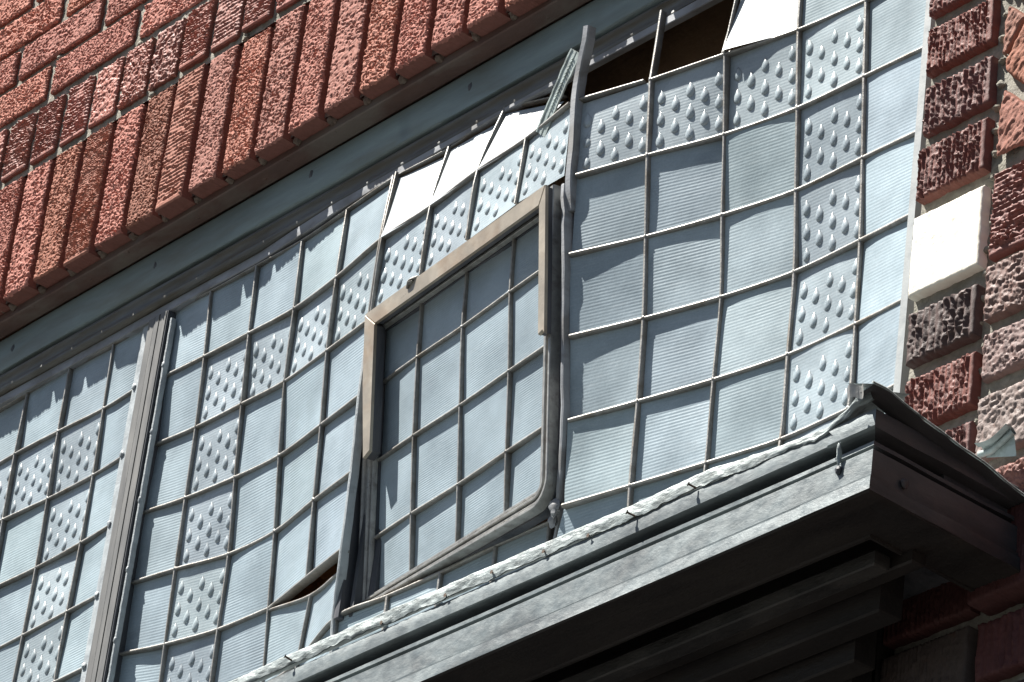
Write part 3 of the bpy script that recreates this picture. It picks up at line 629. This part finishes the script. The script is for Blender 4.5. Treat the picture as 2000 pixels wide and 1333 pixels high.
# ------------------------------------------------------------------ cornice
cor = thing('cornice', 'weathered zinc shopfront cornice with a dark return at its right end', 'cornice')
XC = .9; YF = -.205
def corn(mb, prof, part, wob=0., seed=1, x0=-1.8, x1=None, shift=0.):
    pr = [(o+shift, z) for o, z in prof]; m = len(pr)
    if part == 'front':
        xs = list(np.linspace(x0, .80 if x1 is None else x1, 90)); V = []
        for x in xs:
            V += [(x, YF+o+wob*(float(vn(np.array(x*6), np.array(i*.9), seed))-.5), z+wob*(float(vn(np.array(x*5), np.array(i*.7), seed+4))-.5)) for i, (o, z) in enumerate(pr)]
        if x1 is None: V += [(XC-o, YF+o, z) for o, z in pr]; xs.append(0)
        nn = len(xs)
    else:
        ys = np.linspace(0, 1, 16); V = []
        for t in ys: V += [(XC-o+wob*(float(vn(np.array(t*5), np.array(i*.9), seed))-.5)*(t > 0), (YF+o)*(1-t)-.010*t, z+wob*(float(vn(np.array(t*4), np.array(i*.8), seed+3))-.5)*(t > 0)) for i, (o, z) in enumerate(pr)]
        nn = 16
    mb.add(V, [(i*m+j, i*m+j+1, (i+1)*m+j+1, (i+1)*m+j) for i in range(nn-1) for j in range(m-1)])
CROWN = [(.012, -.7335), (.004, -.7345), (.0008, -.7375), (0, -.741), (-.0008, -.748), (-.001, -.7570), (.001, -.7578), (.026, -.7582), (.028, -.760), (.028, -.767), (.0085, -.7678), (.0040, -.7688), (.0036, -.7735), (.006, -.7738), (.020, -.7742), (.021, -.7815)]
FASC = [(.021, -.7808), (-.001, -.7815), (-.002, -.797), (-.0028, -.8105), (-.0022, -.8120), (-.0052, -.8130), (-.0050, -.8160), (-.0078, -.8168), (-.0095, -.829), (-.0100, -.832)]
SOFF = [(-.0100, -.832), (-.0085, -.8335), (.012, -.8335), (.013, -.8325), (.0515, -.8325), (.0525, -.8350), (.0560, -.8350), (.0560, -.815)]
for nm, pf, mf, mr in (('crown_moulding', CROWN, M_ZINC, M_ZINC_SHADE), ('fascia', FASC, M_ZINC, M_ZINC_SHADE), ('soffit', SOFF, M_SOFFIT, M_SOFFIT)):
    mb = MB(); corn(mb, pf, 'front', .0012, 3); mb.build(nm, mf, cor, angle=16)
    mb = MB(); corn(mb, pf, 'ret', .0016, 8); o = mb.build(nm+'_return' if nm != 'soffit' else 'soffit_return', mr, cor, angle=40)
mb = MB()
V = []
pr = [(o-.0022, z-.0004) for o, z in CROWN[1:7]]
xs = [.842, .86, .88]
for x in xs: V += [(x+.004*math.sin(z*400), YF+o, z) for o, z in pr]
V += [(XC-o, YF+o, z) for o, z in pr]
m = len(pr); mb.add(V, [(i*m+j, i*m+j+1, (i+1)*m+j+1, (i+1)*m+j) for i in range(3) for j in range(m-1)])
V = []; pr = [(o-.0022, z-.0006) for o, z in FASC[4:]]
for x in (.815, .85, .88): V += [(x, YF+o, z) for o, z in pr]
V += [(XC-o, YF+o, z) for o, z in pr]; m = len(pr)
mb.add(V, [(i*m+j, i*m+j+1, (i+1)*m+j+1, (i+1)*m+j) for i in range(3) for j in range(m-1)])
mb.build('corner_patch', M_ZINC, cor, angle=16)
mb = MB(); lump(mb, .8575, -.2085, -.791, .0042, .003, .0045, 3); mb.build('bolt', M_DARK, cor); mb = MB(); lump(mb, .858, -.2095, -.775, .0018, .003, .012, 13); mb.build('solder_drip', M_FLASH, cor)
mb = MB(); lump(mb, .9045, -.166, -.803, .002, .005, .005, 3); mb.build('rivet', M_ZINC_SHADE, cor)
mb = MB(); X, T = np.meshgrid(np.linspace(-1.8, .69, 60), np.linspace(0, 1, 5))
mb.add(np.stack([X, -.193+.285*T, -.7335+.165*T], -1).reshape(-1, 3), grid_faces(60, 5))
mb.add([(.69, -.193, -.7335), (.888, -.193, -.7335), (.888, .026, -.7335), (.69, .026, -.7335)], [(0, 1, 2, 3)])
mb.add([(.69, -.193, -.7335), (.69, .092, -.7335), (.69, .092, -.5685)], [(0, 1, 2)]); mb.build('sloped_top', M_ZINC, cor, angle=None)
# flashing
fl = thing('lead_flashing', 'crumpled pale lead flashing strip nailed along the top edge of the cornice', 'flashing')
xk = [-1.8, -.3, -.05, .08, .208, .331, .463, .555, .67, .717, .80, .832, .865, .88, .900]
tk = [-.716, -.716, -.717, -.717, -.7185, -.7195, -.722, -.7225, -.7215, -.727, -.733, -.735, -.729, -.722, -.7195]
bk = [-.730, -.730, -.7305, -.7315, -.7335, -.7355, -.7375, -.738, -.737, -.739, -.742, -.742, -.736, -.730, -.731]
nx = 900; xs = np.linspace(-1.8, .902, nx); tz = np.interp(xs, xk, tk)+.0016*(fbm(xs*40, xs*0, 2, 3)-.5); bz = np.interp(xs, xk, bk)+.006*(fbm(xs*28, xs*0+3, 5, 3)-.5)+.003*(fbm(xs*110, xs*0+7, 6, 2)-.5)
nv = 16; T = np.linspace(0, 1, nv)[:, None]
Z = tz[None]*(1-T)+bz[None]*T
Y = -.2058-.0010*np.sin(T*np.pi*.9)+0*xs[None]-.012*np.clip((xs[None]-.83)/.07, 0, 1)*(1-.5*T)
Y = Y-.0016*(fbm(np.tile(xs*55, (nv, 1)), T*1.6+0*xs[None], 8, 3)-.5)-.0010*(fbm(np.tile(xs*160, (nv, 1)), T*4+0*xs[None], 9, 2)-.5)-.0010*np.clip(fbm(np.tile(xs*22, (nv, 1)), T*1.3+0*xs[None], 11, 2)-.55, 0, 1)*6*T
top = np.stack([xs, np.full(nx, -.1985), tz+.004], -1); top2 = np.stack([xs, np.full(nx, -.165), tz+.016], -1)
V = np.concatenate([top2[None], top[None], np.stack([np.tile(xs, (nv, 1)), Y, Z], -1)]).reshape(-1, 3)
mb = MB(); mb.add(V, grid_faces(nx, nv+2, flip=True))
Vb = V.reshape(nv+2, nx, 3)[-1]; Vi = Vb.copy(); Vi[:, 1] += .0022; Vi[:, 2] += .0006; mb.add(np.vstack([Vb, Vi]), grid_faces(nx, 2, flip=True))
mb.build('flashing_sheet', M_FLASH, fl, angle=60)
ys = np.linspace(-.222, .025, 60); zt = np.interp(ys, [-.222, -.20, -.171, -.123, -.066, -.027, .03], [-.7195, -.7195, -.7265, -.734, -.741, -.750, -.757])+.002*(fbm(ys*50, ys*0, 3, 2)-.5)
Vt = np.stack([np.full(60, .875), ys, zt+.012], -1); Va = np.stack([np.full(60, .904), ys, zt+.001], -1); Vb = np.stack([.911+.003*fbm(ys*40, ys*0+2, 4, 2), ys, zt-.0025], -1); Vc = np.stack([np.full(60, .907), ys, zt-.0055+.002*fbm(ys*30, ys*0, 9, 2)], -1)
mb = MB(); mb.add(np.vstack([Vt, Va, Vb]), grid_faces(60, 3, flip=True)); sweep(mb, [(.9105, y, z_+.0006) for y, z_ in zip(ys, zt)], [(.0014*math.cos(t), .0014*math.sin(t)) for t in np.linspace(0, 2*math.pi, 7)[:-1]], (0, 0, 1)); mb.build('flashing_return', M_FLASH, fl, angle=60)
mb = MB(); mb.add(np.vstack([Vb, Vc, np.stack([np.full(60, .890), ys, zt-.006], -1)]), grid_faces(60, 3, flip=True)); mb.build('flashing_gap_shade', M_ZINC_SHADE, fl, angle=60)  # dark strip painting the shaded gap below the flashing lip
mb = MB()
for j, (x, dz) in enumerate([(.873, .0), (.890, .002)]):
    pass
X, T = np.meshgrid(np.linspace(.878, .903, 8), np.linspace(0, 1, 6)); mb.add(np.stack([X, -.2255-.003*np.sin(X*300)+.002*T, -.7175-.0135*T+.002*np.sin(X*250)], -1).reshape(-1, 3), grid_faces(8, 6, flip=True)); mb.build('corner_lap', M_STEEL, fl)
for x, z, dx in ((.560, -.739, -.006), (.650, -.738, -.005), (-.004, -.727, -.004), (.155, -.7315, 0), (.262, -.733, 0), (.337, -.730, 0), (.42, -.733, 0), (.49, -.738, 0)):
    mb = MB(); h = abs(dx) > 0
    a = np.array((x, -.2068, z)); b = a+(np.array((dx*.8, -.007, .003)) if h else np.array((0, -.002, 0)))
    sweep(mb, [a, b], [(.0011*math.cos(t), .0011*math.sin(t)) for t in np.linspace(0, 2*math.pi, 7)[:-1]], (.2, 0, 1)); sweep(mb, [b, b+(b-a)*.12], [(.0024*math.cos(t), .0024*math.sin(t)) for t in np.linspace(0, 2*math.pi, 9)[:-1]], (.2, 0, 1))
    mb.build('nail', M_RUST, fl)
# green flap by the wall
mb = MB(); nu = 16; nv = 10; U, V_ = np.meshgrid(np.linspace(0, 1, nu), np.linspace(0, 1, nv))
x = .850+.042*U; zt = -.6795-.006*np.sin(U*3.14)+.007*U; zb = -.686-.013*U
R_ = .004
Z = np.where(V_ < .4, zt+.003*np.sin(V_/.4*math.pi), zt+(zb-zt)*(V_-.4)/.6); Y = np.where(V_ < .4, -.012-.007*np.sin(V_/.4*math.pi)-.010*(V_ < .2), -.010-.009*U*(1-V_))
mb.add(np.stack([x, Y, Z], -1).reshape(-1, 3), grid_faces(nu, nv, flip=True))
sweep(mb, [(.843, -.012, -.681), (.861, -.014, -.684), (.878, -.016, -.680), (.892, -.016, -.674)], [(.0036*math.cos(t), .0036*math.sin(t)) for t in np.linspace(0, 2*math.pi, 13)[:-1]], (0, -1, 0), caps=False)
tag(mb.build('step_flashing', M_GREEN, angle=60), 'small curled pale green copper flap tucked into the bricks right of the cornice', 'flashing')

# ------------------------------------------------------------------ shopfront under the cornice
sf = thing('shopfront', 'dark stepped shopfront head in shadow under the cornice', 'shopfront')
mb = MB()
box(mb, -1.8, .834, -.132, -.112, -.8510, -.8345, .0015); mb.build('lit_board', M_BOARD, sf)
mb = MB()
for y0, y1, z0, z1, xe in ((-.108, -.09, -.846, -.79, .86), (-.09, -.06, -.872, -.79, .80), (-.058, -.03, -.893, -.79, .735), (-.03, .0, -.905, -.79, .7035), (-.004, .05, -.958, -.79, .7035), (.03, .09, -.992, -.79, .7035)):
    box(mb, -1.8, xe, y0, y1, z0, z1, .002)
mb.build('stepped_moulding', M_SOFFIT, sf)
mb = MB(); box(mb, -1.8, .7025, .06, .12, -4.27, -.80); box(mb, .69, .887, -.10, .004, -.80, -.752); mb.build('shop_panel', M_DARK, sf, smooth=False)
